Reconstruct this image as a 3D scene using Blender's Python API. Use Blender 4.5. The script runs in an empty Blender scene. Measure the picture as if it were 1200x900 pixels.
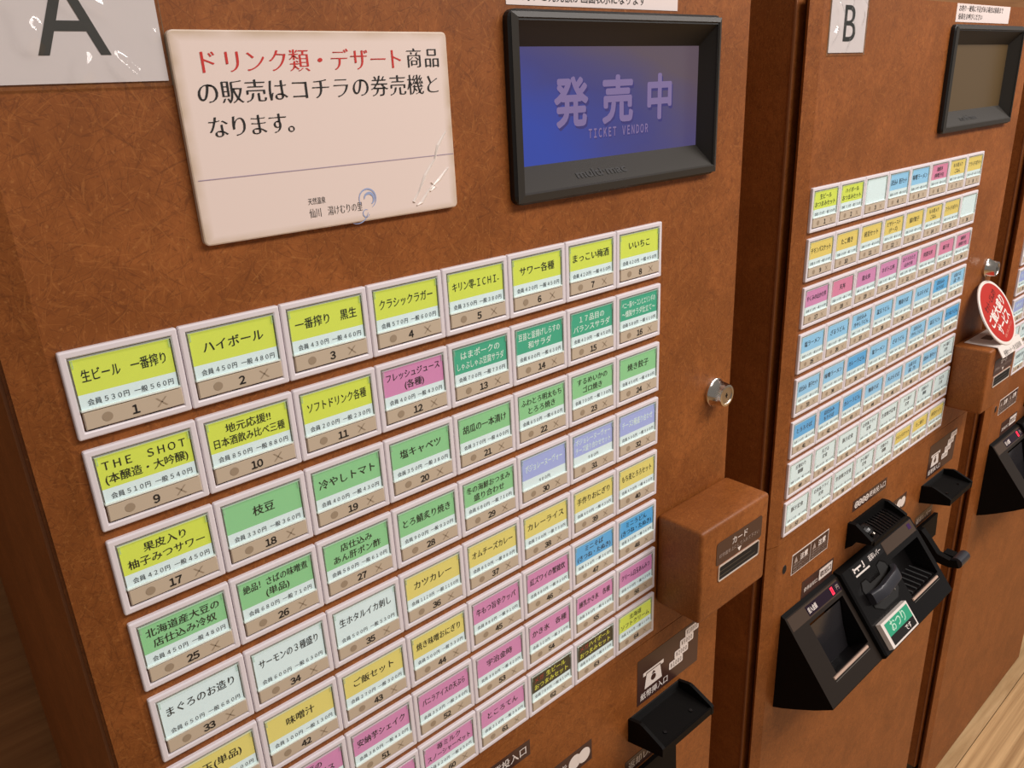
import bpy, bmesh, math, random
from mathutils import Vector, Matrix

random.seed(7)
SC = bpy.context.scene
COL = SC.collection
U = 0.058            # metres per button pitch; plan coordinates are (u right, v down, z into the machine)
VF = 23.4            # v of the floor

# ------------------------------------------------------------------ camera
def W(u, v, z):
    return Vector((u * U, z * U, (VF - v) * U))

def make_camera():
    r = ((0.74939744, 0.04588127, -0.66052886), (-0.26448939, 0.93529129, -0.23510755), (0.60699986, 0.35089187, 0.71304001))
    c = (-1.17868931, -1.88577779, -7.23016488)
    conv = lambda a: Vector((a[0], a[2], -a[1]))
    x, y, z = conv(r[0]), -conv(r[1]), -conv(r[2])
    cam = bpy.data.cameras.new('camera')
    cam.sensor_width = 36
    cam.lens = 36 * 917.92 / 1200
    cam.clip_start = 0.02
    o = bpy.data.objects.new('camera', cam)
    COL.objects.link(o)
    m = Matrix((x, y, z)).transposed().to_4x4()
    m.translation = W(*c)
    o.matrix_world = m
    SC.camera = o
make_camera()

# ------------------------------------------------------------------ light
SC.view_settings.view_transform = 'Standard'
SC.view_settings.look = 'None'
SC.view_settings.exposure = 0.0
SC.view_settings.gamma = 1.0
SC.view_settings.use_curve_mapping = False
WORLD_STRENGTH = 0.22
w = bpy.data.worlds.new('world')
SC.world = w
w.use_nodes = True
bg = w.node_tree.nodes['Background']
bg.inputs['Color'].default_value = (1.0, 0.93, 0.87, 1)
bg.inputs['Strength'].default_value = WORLD_STRENGTH

def area(name, loc, target, size, power, col=(1, 0.925, 0.88), sy=None):
    l = bpy.data.lights.new(name, 'AREA')
    l.shape = 'RECTANGLE'
    l.size = size
    l.size_y = sy or size
    l.energy = power
    l.color = col
    o = bpy.data.objects.new(name, l)
    COL.objects.link(o)
    o.location = loc
    o.rotation_euler = (Vector(target) - Vector(loc)).to_track_quat('-Z', 'Y').to_euler()
    return o
area('ceiling_panel_light', (0.55, -1.35, 2.75), (0.5, -0.9, 0), 0.9, 20, sy=0.5)
area('ceiling_panel_light', (1.6, -1.3, 2.75), (1.5, -0.9, 0), 0.9, 35, sy=0.5)
area('ceiling_panel_light', (2.9, -1.4, 2.75), (2.6, -0.8, 0), 0.9, 30, sy=0.5)

# ------------------------------------------------------------------ materials
def srgb(r, g, b):
    f = lambda c: (c / 255 / 12.92) if c / 255 <= 0.04045 else ((c / 255 + 0.055) / 1.055) ** 2.4
    return (f(r), f(g), f(b), 1)

MATS = {}
def mat(name, col=(200, 200, 200), rough=0.5, metal=0.0, emit=None, es=0.0, spec=0.5, bump=0.0):
    if name in MATS:
        return MATS[name]
    m = bpy.data.materials.new(name)
    m.use_nodes = True
    nt = m.node_tree
    b = nt.nodes['Principled BSDF']
    c = srgb(*col)
    b.inputs['Base Color'].default_value = c
    b.inputs['Roughness'].default_value = rough
    b.inputs['Metallic'].default_value = metal
    b.inputs['Specular IOR Level'].default_value = spec
    if emit:
        b.inputs['Emission Color'].default_value = srgb(*emit)
        b.inputs['Emission Strength'].default_value = es
    if bump:
        tc = nt.nodes.new('ShaderNodeNewGeometry')
        n = nt.nodes.new('ShaderNodeTexNoise')
        n.inputs['Scale'].default_value = 900
        nt.links.new(tc.outputs['Position'], n.inputs['Vector'])
        bp = nt.nodes.new('ShaderNodeBump')
        bp.inputs['Strength'].default_value = bump
        bp.inputs['Distance'].default_value = 0.0005
        nt.links.new(n.outputs['Fac'], bp.inputs['Height'])
        nt.links.new(bp.outputs['Normal'], b.inputs['Normal'])
    MATS[name] = m
    return m

class NT:
    """small helper round a node tree"""
    def __init__(s, m):
        s.t = m.node_tree
    def n(s, kind, **kw):
        x = s.t.nodes.new(kind)
        for k, v in kw.items():
            if k in x.inputs.keys():
                x.inputs[k].default_value = v
            else:
                setattr(x, k, v)
        return x
    def l(s, a, b):
        s.t.links.new(a, b)
    def math(s, op, a, b=None, c=None):
        x = s.t.nodes.new('ShaderNodeMath')
        x.operation = op
        for i, q in enumerate((a, b, c)):
            if q is None:
                continue
            if isinstance(q, (int, float)):
                x.inputs[i].default_value = q
            else:
                s.l(q, x.inputs[i])
        return x.outputs[0]
    def mix(s, f, a, b):
        x = s.t.nodes.new('ShaderNodeMix')
        x.data_type = 'RGBA'
        for sock, q in ((x.inputs[0], f), (x.inputs[6], a), (x.inputs[7], b)):
            if isinstance(q, (int, float)):
                sock.default_value = q
            elif isinstance(q, tuple):
                sock.default_value = q
            else:
                s.l(q, sock)
        return x.outputs[2]

def laminate():
    """brown decor laminate: mottled ground with short tangled fibres"""
    m = bpy.data.materials.new('brown_fibre_laminate')
    m.use_nodes = True
    t = NT(m)
    b = m.node_tree.nodes['Principled BSDF']
    pos = t.n('ShaderNodeNewGeometry').outputs['Position']
    big = t.n('ShaderNodeTexNoise', Scale=16.0, Detail=4.0, Roughness=0.6, Distortion=0.6)
    t.l(pos, big.inputs['Vector'])
    fine = t.n('ShaderNodeTexNoise', Scale=140.0, Detail=4.0, Roughness=0.7)
    t.l(pos, fine.inputs['Vector'])
    ground = t.mix(t.math('SMOOTH_MIN', t.math('MULTIPLY_ADD', big.outputs['Fac'], 3.2, -1.1), 1.0, 0.1), srgb(132, 74, 28), srgb(160, 93, 42))
    ground = t.mix(t.math('MULTIPLY', t.math('MULTIPLY_ADD', fine.outputs['Fac'], 3.6, -1.3), 0.7), ground, srgb(130, 72, 28))
    def strands(sc, rot, st, width, cover, seed):
        mp = t.n('ShaderNodeMapping')
        mp.inputs['Rotation'].default_value = (0, rot, 0)
        mp.inputs['Location'].default_value = (seed * 3.1, seed * 1.7, seed * 2.3)
        t.l(pos, mp.inputs['Vector'])
        mp2 = t.n('ShaderNodeMapping')
        mp2.inputs['Scale'].default_value = (sc * st, sc * st, sc)
        t.l(mp.outputs['Vector'], mp2.inputs['Vector'])
        n = t.n('ShaderNodeTexNoise', Scale=1.0, Detail=0.0, Distortion=0.35)
        t.l(mp2.outputs['Vector'], n.inputs['Vector'])
        k = t.n('ShaderNodeTexNoise', Scale=0.9, Detail=1.0)
        t.l(mp2.outputs['Vector'], k.inputs['Vector'])
        line = t.math('MAXIMUM', t.math('SUBTRACT', 1.0, t.math('MULTIPLY', t.math('ABSOLUTE', t.math('SUBTRACT', n.outputs['Fac'], 0.5)), width)), 0.0)
        keep = t.math('MULTIPLY', t.math('SUBTRACT', k.outputs['Fac'], cover), 8.0)
        return t.math('MULTIPLY', line, t.math('MINIMUM', t.math('MAXIMUM', keep, 0.0), 1.0))
    mx = lambda a: a[0] if len(a) == 1 else t.math('MAXIMUM', a[0], mx(a[1:]))
    light = mx([strands(60, r, 8.0, 27.0, 0.50, i) for i, r in enumerate((0.5, 1.3, 2.2, 2.9))])
    dark = mx([strands(54, r, 8.0, 22.0, 0.47, i + 7) for i, r in enumerate((0.1, 0.9, 1.9, 2.6))])
    spk = t.n('ShaderNodeTexNoise', Scale=420.0, Detail=2.0)
    t.l(pos, spk.inputs['Vector'])
    sp = t.math('MINIMUM', t.math('MAXIMUM', t.math('MULTIPLY', t.math('SUBTRACT', spk.outputs['Fac'], 0.63), 8.0), 0.0), 1.0)
    col = t.mix(t.math('MULTIPLY', dark, 0.46), ground, srgb(84, 40, 13))
    col = t.mix(t.math('MULTIPLY', light, 0.36), col, srgb(184, 119, 60))
    col = t.mix(t.math('MULTIPLY', sp, 0.35), col, srgb(190, 128, 70))
    t.l(col, b.inputs['Base Color'])
    b.inputs['Roughness'].default_value = 0.5
    b.inputs['Specular IOR Level'].default_value = 0.35
    bp = t.n('ShaderNodeBump', Strength=0.12, Distance=0.0006)
    t.l(fine.outputs['Fac'], bp.inputs['Height'])
    t.l(bp.outputs['Normal'], b.inputs['Normal'])
    return m
LAM = laminate()

def wood(name, light, mid, dark, rough, axis_scale, plank=None):
    m = bpy.data.materials.new(name)
    m.use_nodes = True
    t = NT(m)
    b = m.node_tree.nodes['Principled BSDF']
    pos = t.n('ShaderNodeNewGeometry').outputs['Position']
    mp = t.n('ShaderNodeMapping')
    mp.inputs['Scale'].default_value = axis_scale
    t.l(pos, mp.inputs['Vector'])
    n = t.n('ShaderNodeTexNoise', Scale=1.0, Detail=6.0, Roughness=0.62, Distortion=0.5)
    t.l(mp.outputs['Vector'], n.inputs['Vector'])
    n2 = t.n('ShaderNodeTexNoise', Scale=3.7, Detail=4.0, Roughness=0.7)
    t.l(mp.outputs['Vector'], n2.inputs['Vector'])
    g = t.math('MINIMUM', t.math('MAXIMUM', t.math('MULTIPLY_ADD', n.outputs['Fac'], 2.6, -0.8), 0.0), 1.0)
    col = t.mix(g, dark, light)
    col = t.mix(t.math('MULTIPLY', n2.outputs['Fac'], 0.6), col, mid)
    t.l(col, b.inputs['Base Color'])
    b.inputs['Roughness'].default_value = rough
    return m
FLOORW = wood('light_ash_floorboard', srgb(232, 194, 142), srgb(204, 164, 114), srgb(140, 102, 62), 0.45, (1.6, 75, 1))
BORDERW = wood('border_floorboard', srgb(212, 180, 134), srgb(190, 155, 109), srgb(160, 126, 84), 0.5, (5, 60, 1))
WALLW = wood('wall_panel_wood', srgb(170, 121, 75), srgb(150, 104, 62), srgb(122, 81, 46), 0.6, (2, 2, 55))

def clear_plastic():
    m = bpy.data.materials.new('clear_plastic')
    m.use_nodes = True
    t = NT(m)
    nt = m.node_tree
    out = nt.nodes['Material Output']
    nt.nodes.remove(nt.nodes['Principled BSDF'])
    tr = t.n('ShaderNodeBsdfTransparent')
    tr.inputs['Color'].default_value = (0.95, 0.98, 0.96, 1)
    gl = t.n('ShaderNodeBsdfGlossy')
    gl.inputs['Roughness'].default_value = 0.08
    lw = t.n('ShaderNodeLayerWeight', Blend=0.5)
    fr = t.math('MULTIPLY_ADD', t.math('POWER', lw.outputs['Facing'], 5.0), 0.9, 0.045)
    mx = t.n('ShaderNodeMixShader')
    t.l(fr, mx.inputs[0])
    t.l(tr.outputs[0], mx.inputs[1])
    t.l(gl.outputs[0], mx.inputs[2])
    t.l(mx.outputs[0], out.inputs['Surface'])
    return m
CLEAR = clear_plastic()
def edge_plastic():
    m = bpy.data.materials.new('clear_plastic_edge')
    m.use_nodes = True
    t = NT(m)
    b = m.node_tree.nodes['Principled BSDF']
    b.inputs['Base Color'].default_value = srgb(228, 240, 230)
    b.inputs['Roughness'].default_value = 0.12
    out = m.node_tree.nodes['Material Output']
    tr = t.n('ShaderNodeBsdfTransparent')
    tr.inputs['Color'].default_value = (0.86, 0.92, 0.88, 1)
    mx = t.n('ShaderNodeMixShader')
    mx.inputs[0].default_value = 0.34
    t.l(tr.outputs[0], mx.inputs[1])
    t.l(b.outputs[0], mx.inputs[2])
    t.l(mx.outputs[0], out.inputs['Surface'])
    return m
EDGE = edge_plastic()

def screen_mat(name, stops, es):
    """LCD picture: blue gradient with reflection and off-angle tint painted in towards top right"""
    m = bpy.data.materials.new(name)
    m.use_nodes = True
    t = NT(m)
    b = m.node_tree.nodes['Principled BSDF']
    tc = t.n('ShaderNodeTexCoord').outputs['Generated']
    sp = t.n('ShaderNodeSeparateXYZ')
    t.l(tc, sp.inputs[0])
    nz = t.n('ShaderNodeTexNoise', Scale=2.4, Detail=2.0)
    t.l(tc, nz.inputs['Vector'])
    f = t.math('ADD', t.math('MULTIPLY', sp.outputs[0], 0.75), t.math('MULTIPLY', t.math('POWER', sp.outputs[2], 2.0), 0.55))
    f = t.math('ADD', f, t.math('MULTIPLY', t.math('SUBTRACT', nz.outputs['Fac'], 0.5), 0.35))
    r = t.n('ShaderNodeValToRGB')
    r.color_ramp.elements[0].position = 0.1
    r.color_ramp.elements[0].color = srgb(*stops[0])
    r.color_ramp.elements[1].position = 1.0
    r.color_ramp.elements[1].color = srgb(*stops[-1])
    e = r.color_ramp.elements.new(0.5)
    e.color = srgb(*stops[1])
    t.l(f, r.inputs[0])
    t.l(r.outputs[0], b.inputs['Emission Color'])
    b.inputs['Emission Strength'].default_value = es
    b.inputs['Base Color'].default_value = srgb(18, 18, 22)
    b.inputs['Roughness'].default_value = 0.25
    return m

FRAME = mat('pinkish_white_plastic', (232, 225, 231), 0.32)
BLACK = mat('black_plastic', (13, 11, 10), 0.65, bump=0.15, spec=0.12)
BLACKG = mat('glossy_black_plastic', (16, 14, 14), 0.25, spec=0.3)
BEZEL = mat('charcoal_bezel', (58, 55, 51), 0.42, spec=0.25)
BEZELD = mat("black_bezel_rim", (16, 15, 15), 0.45)
DARK = mat('dark_void', (12, 10, 9), 0.7)
PAPER = mat('white_paper', (238, 224, 220), 0.5)
PAPERG = mat('worn_cream_board', (236, 221, 210), 0.38)
INK = mat('black_ink', (30, 28, 27), 0.6)
GREYINK = mat('charcoal_ink', (60, 56, 54), 0.6)
RED = mat('red_ink', (206, 50, 44), 0.55)
PALERIM = mat('pale_metal_rim', (226, 212, 200), 0.3, 0.3)
STEEL = mat('brushed_steel', (190, 182, 172), 0.28, 1.0)
CHROME = mat('polished_chrome', (214, 208, 200), 0.18, 1.0)
STICK = mat('dark_brown_sticker', (68, 42, 36), 0.35)
WHITEINK = mat('white_ink', (240, 228, 220), 0.5)
KEY = mat('beige_key', (202, 186, 164), 0.42)
KEYDOT = mat('beige_key_mark', (164, 146, 124), 0.5)
RECESS = mat('grey_recess', (196, 200, 192), 0.6)
GREYLEG = mat('grey_foot', (92, 86, 82), 0.5)

# menu card colours; the cards are lit from behind by the machine's lamps
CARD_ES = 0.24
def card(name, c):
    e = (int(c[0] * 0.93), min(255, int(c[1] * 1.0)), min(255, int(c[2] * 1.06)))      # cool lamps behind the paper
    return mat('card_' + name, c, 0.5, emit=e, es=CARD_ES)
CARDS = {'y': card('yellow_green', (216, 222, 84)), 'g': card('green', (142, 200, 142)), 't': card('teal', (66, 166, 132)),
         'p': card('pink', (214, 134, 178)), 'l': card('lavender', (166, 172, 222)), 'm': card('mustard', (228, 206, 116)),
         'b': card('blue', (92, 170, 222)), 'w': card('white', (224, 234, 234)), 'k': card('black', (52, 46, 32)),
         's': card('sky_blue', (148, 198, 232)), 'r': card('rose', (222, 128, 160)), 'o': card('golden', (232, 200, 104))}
CNAME = {'y': 'yellow green', 'g': 'green', 't': 'teal', 'p': 'pink', 'l': 'lavender', 'm': 'mustard yellow', 'b': 'blue', 'w': 'white',
         'k': 'black', 's': 'sky blue', 'r': 'rose pink', 'o': 'golden yellow'}
YELLOWINK = mat('yellow_ink', (232, 226, 84), 0.6, emit=(232, 226, 84), es=0.15)
REDINK = mat('dull_red_ink', (176, 60, 48), 0.6)
PALEINK = mat('pale_ink', (226, 240, 232), 0.6, emit=(226, 240, 232), es=0.15)

# ------------------------------------------------------------------ text and mesh builder
GLYPH = {}
def glyphs(s, bold=0.0, thin=0.0, res=2):
    """flat outline mesh of a line of lettering at size 1: verts (x, y), faces, x0, x1"""
    key = (s, thin, res)
    if key in GLYPH:
        return GLYPH[key]
    c = bpy.data.curves.new('t', 'FONT')
    c.body = s
    c.resolution_u = res
    o = bpy.data.objects.new('t', c)
    COL.objects.link(o)
    bpy.context.view_layer.update()
    m = o.to_mesh()
    vs = [[p.co.x, p.co.y] for p in m.vertices]
    fs = [tuple(p.vertices) for p in m.polygons]
    if thin:                              # brush lettering: thin the level strokes, keep the upright ones
        cnt = {}
        for f in fs:
            for a, b2 in zip(f, f[1:] + f[:1]):
                k = (min(a, b2), max(a, b2))
                cnt.setdefault(k, []).append((a, b2))
        acc = [[0.0, 0.0] for _ in vs]
        for k, e in cnt.items():
            if len(e) == 1:
                a, b2 = e[0]
                dx, dy = vs[b2][0] - vs[a][0], vs[b2][1] - vs[a][1]
                L = math.hypot(dx, dy) or 1
                for q in (a, b2):
                    acc[q][0] += dy / L
                    acc[q][1] += -dx / L
        up = sum((m.polygons[i].normal.z for i in range(len(m.polygons))))
        sg = 1 if up >= 0 else -1
        for p, a in zip(vs, acc):
            L = math.hypot(*a)
            if L > 1e-6:
                p[1] -= sg * thin * a[1] / L
    o.to_mesh_clear()
    bpy.data.objects.remove(o)
    bpy.data.curves.remove(c)
    xs = [p[0] for p in vs] or [0, 1]
    GLYPH[key] = (vs, fs, min(xs), max(xs))
    return GLYPH[key]

FW = str.maketrans('0123456789', '０１２３４５６７８９')
def fw(n):
    return str(n).translate(FW)

class MB:
    def __init__(s):
        s.v, s.f, s.m, s.mats = [], [], [], []
    def mi(s, m):
        if m not in s.mats:
            s.mats.append(m)
        return s.mats.index(m)
    def add(s, vs, fs, m):
        o = len(s.v)
        s.v.extend(vs)
        k = s.mi(m)
        for f in fs:
            s.f.append(tuple(i + o for i in f))
            s.m.append(k)
    def quad(s, u0, u1, v0, v1, z, m):
        s.add([(u0, v0, z), (u1, v0, z), (u1, v1, z), (u0, v1, z)], [(3, 2, 1, 0)], m)
    def box(s, u0, u1, v0, v1, z0, z1, m):
        vs = [(u, v, z) for z in (z0, z1) for v in (v0, v1) for u in (u0, u1)]
        s.add(vs, [(0, 1, 3, 2), (4, 6, 7, 5), (0, 4, 5, 1), (2, 3, 7, 6), (0, 2, 6, 4), (1, 5, 7, 3)], m)
    def loft(s, loops, m, cap0=False, cap1=True, closed=True):
        """loops: lists of 3D points of one length, joined in order"""
        n = len(loops[0])
        vs = [p for L in loops for p in L]
        fs = []
        for i in range(len(loops) - 1):
            for j in range(n if closed else n - 1):
                a, b = i * n + j, i * n + (j + 1) % n
                fs.append((a, b, b + n, a + n))
        if cap0:
            fs.append(tuple(range(n))[::-1])
        if cap1:
            fs.append(tuple(range((len(loops) - 1) * n, len(loops) * n)))
        s.add(vs, fs, m)
    def rects(s, u0, u1, v0, v1, prof, m, r=0.0, seg=4, cap0=False, cap1=True):
        """nested (rounded) rectangles: prof = [(inset, z), ...]"""
        s.loft([rrect(u0 + i, u1 - i, v0 + i, v1 - i, max(r - i, 0.0008) if r else 0, z, seg) for i, z in prof], m, cap0, cap1)
    def prism(s, prof, u0, u1, m):
        """side profile of (v, z) points swept from u0 to u1"""
        s.loft([[(u0, v, z) for v, z in prof], [(u1, v, z) for v, z in prof]], m, True, True)
    def cyl(s, c, ax, r0, r1, h, m, n=24, cap0=True, cap1=True):
        """round piece round c, along the unit vector ax"""
        ax = Vector(ax).normalized()
        a = ax.orthogonal().normalized()
        b = ax.cross(a)
        c = Vector(c)
        L = []
        for k, r in ((0, r0), (h, r1)):
            L.append([tuple(c + ax * k + (a * math.cos(t) + b * math.sin(t)) * r) for t in [2 * math.pi * i / n for i in range(n)]])
        s.loft(L, m, cap0, cap1)
    def disc(s, u, v, ru, rv, z, m, n=20, fn=None):
        fn = fn or (lambda x, y: (x, y, z))
        s.add([fn(u + ru * math.cos(2 * math.pi * i / n), v + rv * math.sin(2 * math.pi * i / n)) for i in range(n)], [tuple(range(n))], m)
    def text(s, t, u, v, h, m, z=0, maxw=None, align='c', bold=0.0, thin=0.0, fn=None, fit=None, res=2):
        """lettering with its baseline at v; h = em height; fit = exact width"""
        vs, fs, x0, x1 = glyphs(t, bold, thin, res)
        wd = max(x1 - x0, 1e-6)
        sx = h
        if fit:
            sx = fit / wd
        elif maxw and wd * h > maxw:
            sx = maxw / wd
        off = {'c': -(x0 + x1) / 2, 'l': -x0, 'r': -x1}[align]
        fn = fn or (lambda x, y: (x, y, z))
        for k, (d, e) in enumerate(((-bold, -bold * .5), (bold, bold * .5)) if 0 < bold < 0.025 else [(bold * math.cos(q * math.pi / 4), bold * math.sin(q * math.pi / 4)) for q in range(8)] if bold else ((0, 0),)):
            s.add([(lambda q: (q[0], q[1], q[2] - 0.0003 * k))(fn(u + (p[0] + off + d) * sx, v - (p[1] + e) * h)) for p in vs], fs, m)
    def spread(s, t, u0, u1, v, h, m, z, **k):
        n = len(t)
        st = (u1 - u0 - h * 0.95) / max(n - 1, 1)
        for i, ch in enumerate(t):
            x = u0 + h * 0.475 + st * i
            s.text(ch, x - (h * 0.3 if ch == '。' else 0), v, h, m, z, **k)
    def mesh(s, name, bevel=0, smooth=False, fix=False):
        me = bpy.data.meshes.new(name)
        me.from_pydata([tuple(W(p[0], p[1] , p[2])) for p in s.v], [], s.f)
        for m in s.mats:
            me.materials.append(m)
        me.polygons.foreach_set('material_index', s.m)
        if fix or bevel:
            bm = bmesh.new()
            bm.from_mesh(me)
            bmesh.ops.remove_doubles(bm, verts=bm.verts, dist=1e-6)
            bmesh.ops.recalc_face_normals(bm, faces=bm.faces)
            if bevel:
                es = [e for e in bm.edges if len(e.link_faces) == 2 and e.calc_face_angle(0) > 0.6]
                bmesh.ops.bevel(bm, geom=es, offset=bevel * U, segments=3, affect='EDGES', profile=0.5, clamp_overlap=True)
            bm.to_mesh(me)
            bm.free()
        if smooth:
            me.polygons.foreach_set('use_smooth', [True] * len(me.polygons))
            me.set_sharp_from_angle(angle=0.7)
        me.update()
        return me

def rrect(u0, u1, v0, v1, r, z, seg=4):
    if not r:
        return [(u0, v0, z), (u1, v0, z), (u1, v1, z), (u0, v1, z)]
    P = []
    for cu, cv, a0 in ((u1 - r, v0 + r, -90), (u1 - r, v1 - r, 0), (u0 + r, v1 - r, 90), (u0 + r, v0 + r, 180)):
        for i in range(seg + 1):
            a = math.radians(a0 + 90 * i / seg)
            P.append((cu + r * math.cos(a), cv + r * math.sin(a), z))
    return P

def link(name, me, parent=None, loc=None):
    o = bpy.data.objects.new(name, me)
    COL.objects.link(o)
    if parent:
        o.parent = parent
    if loc:
        o.location = loc
    return o
def tag(o, label, cat=None, group=None, kind=None):
    if label: o['label'] = label
    if cat: o['category'] = cat
    if group: o['group'] = group
    if kind: o['kind'] = kind
    return o
def thing(name, label, cat, loc, group=None):
    o = bpy.data.objects.new(name, None)
    o.empty_display_size = 0.05
    COL.objects.link(o)
    o.location = loc
    return tag(o, label, cat, group)
def off(u, v=0, z=0):
    return (u * U, z * U, -v * U)

# ------------------------------------------------------------------ setting
def build_setting():
    b = MB()
    b.box(-40, 70, VF, VF + 1, -60, -0.46, FLOORW)
    tag(link('floor', b.mesh('floor')), None, kind='structure')
    b = MB()
    b.box(-40, 70, VF + 0.012, VF + 1, -0.43, 9.2, BORDERW)
    tag(link('trim_1', b.mesh('trim')), None, kind='structure')
    b = MB()
    b.box(35.15, 35.5, -6, VF, 0.3, 0.7, WALLW)
    tag(link('trim_2', b.mesh('trim')), None, kind='structure')
    b = MB()
    b.box(-40, 70, -22, VF, 9.2, 10.2, WALLW)
    tag(link('wall_back', b.mesh('wall')), None, kind='structure')
build_setting()

# ------------------------------------------------------------------ ticket machines
DZ = 0.05            # door face; the front of the button frames is z = 0
ME = {}
def shared(key, fn):
    if key not in ME:
        ME[key] = fn()
    return ME[key]

def cabinet_mesh():
    b = MB()
    b.rects(-0.36, 10.0, 0, 1, [(0, 0)], LAM, cap1=False)
    b = MB()
    r = 0.05
    plan = [(-0.40, 8.9), (-0.40, 0.34 + r)]
    plan += [(-0.40 + r - r * math.cos(a), 0.34 + r - r * math.sin(a)) for a in (0.4, 0.8, 1.2)]
    plan += [(-0.40 + r, 0.34), (10.04, 0.34), (10.04, 8.9)]
    b.loft([[(u, -3.15, z) for u, z in plan], [(u, 22.5, z) for u, z in plan]], LAM, True, True)
    b.box(-0.412, -0.385, -3.14, 22.49, 0.352, 0.385, mat('pale_corner_strip', (150, 96, 60), 0.5))  # thin lighter brown strip down the cabinet's front left corner
    b.box(-0.1, 9.8, 22.5, VF, 0.5, 8.6, GREYLEG)
    return b.mesh('cabinet', smooth=True, fix=True)

def door_mesh(v0, v1, hole=None):
    b = MB()
    plan = [(-0.16, 0.30), (-0.16, 0.20), (-0.36, 0.19), (-0.375, 0.14), (-0.22, 0.095), (-0.07, DZ), (10.03, DZ), (10.06, DZ + 0.03), (10.06, 0.30)]
    lo, hi = [(u, v0, z) for u, z in plan], [(u, v1, z) for u, z in plan]
    n = len(plan)
    if not hole:
        b.loft([lo, hi], LAM, True, True)
    else:
        b.add(lo + hi, [(i, (i + 1) % n, (i + 1) % n + n, i + n) for i in range(n) if i != 5] + [tuple(range(n))[::-1], tuple(range(n, 2 * n))], LAM)
        a0, a1, c0, c1 = hole
        o = [(plan[5][0], v0, DZ), (plan[6][0], v0, DZ), (plan[6][0], v1, DZ), (plan[5][0], v1, DZ)]
        h = [(a0, c0), (a1, c0), (a1, c1), (a0, c1)]
        b.loft([o, [(x, y, DZ) for x, y in h], [(x, y, 0.29) for x, y in h]], LAM, False, False)
    return b.mesh('door', fix=True)

def frame_mesh():
    b = MB()
    b.rects(0.004, 0.996, 0.0, 0.808, [(0, DZ), (0, 0.014), (0.006, 0.004), (0.016, 0), (0.052, 0), (0.062, 0.006), (0.066, 0.02), (0.066, 0.06)], FRAME, r=0.018, seg=2, cap1=False)
    b.quad(0.06, 0.94, 0.06, 0.75, 0.056, RECESS)
    return b.mesh('button_frame')

def cover_mesh():
    b = MB()
    u0, u1, v0, v1 = 0.070, 0.930, 0.070, 0.552
    b.rects(u0, u1, v0, v1, [(0, 0.05), (0, 0.0), (0.010, -0.014)], EDGE, cap1=False)
    b.quad(u0 + 0.010, u1 - 0.010, v0 + 0.010, v1 - 0.010, -0.014, CLEAR)
    b.rects(u0 + 0.004, u1 - 0.004, v1 - 0.014, v1 + 0.004, [(0, 0.04), (0, -0.008), (0.004, -0.014)], mat('cover_edge_highlight', (236, 242, 238), 0.2))  # pale strip painted as the highlight along the cover's bottom edge
    for u in (0.09, 0.90):                       # pale bits modelled as the glints in the cover's top corners
        b.box(u, u + 0.014, 0.09, 0.16, 0.0, 0.03, EDGE)
    return b.mesh('clear_cover')

def key_mesh(n, blur=False):
    b = MB()
    u0, u1, v0, v1 = 0.082, 0.934, 0.562, 0.726
    b.rects(u0, u1, v0, v1, [(0, 0.05), (0, 0.006), (0.008, -0.004)], KEY)
    z = -0.0065
    b.disc(0.27, 0.645, 0.045, 0.043, z, KEYDOT)
    for s in (1, -1):
        c, d, t = 0.74, 0.042, 0.008
        b.add([(c - d - t, 0.645 - s * d, z), (c - d + t, 0.645 - s * d, z), (c + d + t, 0.645 + s * d, z), (c + d - t, 0.645 + s * d, z)], [(0, 1, 2, 3)], KEYDOT)
    for q, ch in enumerate(str(n)):
        b.text(fw(ch), 0.51 + (q - (len(str(n)) - 1) / 2) * 0.062, 0.645 + 0.042, 0.11, INK, z, bold=0.026)
    for u, wd in ((0.10, 0.16), (0.40, 0.09), (0.62, 0.2)):
        b.box(u, u + wd, 0.728, 0.742, 0.02, 0.05, DARK)
    return b.mesh('press_key')

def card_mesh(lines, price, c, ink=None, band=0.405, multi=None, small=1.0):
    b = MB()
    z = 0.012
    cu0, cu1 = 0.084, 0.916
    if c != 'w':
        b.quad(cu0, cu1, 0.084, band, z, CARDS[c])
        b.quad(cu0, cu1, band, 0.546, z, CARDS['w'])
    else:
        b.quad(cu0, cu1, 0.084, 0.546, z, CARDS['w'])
    zt = z - 0.003
    ink = ink or INK
    mid = 0.084 + (band - 0.084) / 2
    if len(lines) == 1:
        L = lines[0]
        h = 0.122 * small
        if L:
            b.text(L, 0.5, mid + h * 0.38, h, ink, zt, maxw=0.71, bold=0.016)
    elif len(lines) == 2:
        h = 0.106 * small
        for k, L in enumerate(lines):
            b.text(L, 0.6 if multi and not k else 0.5, mid - 0.02 + (0.13 if k else 0), h, (multi[k] if multi else ink), zt, maxw=0.5 if multi and not k else 0.74, bold=0.016)
    if multi:
        b.text('メガ', 0.24, mid - 0.02, h, REDINK, zt, maxw=0.19, bold=0.02)
    if price:
        if len(price) == 1:
            b.text(fw(price[0]) + '円', 0.5, 0.508, 0.064, GREYINK, zt, fit=0.21, bold=0.012)
        else:
            b.text('会員', 0.145, 0.508, 0.064, GREYINK, zt, align='l', fit=0.115, bold=0.012)
            b.text(fw(price[0]) + '円', 0.285, 0.508, 0.064, GREYINK, zt, align='l', fit=0.205, bold=0.012)
            b.text('一般', 0.535, 0.508, 0.064, GREYINK, zt, align='l', fit=0.115, bold=0.012)
            b.text(fw(price[1]) + '円', 0.675, 0.508, 0.064, GREYINK, zt, align='l', fit=0.205, bold=0.012)
    return b.mesh('menu_card')

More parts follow.
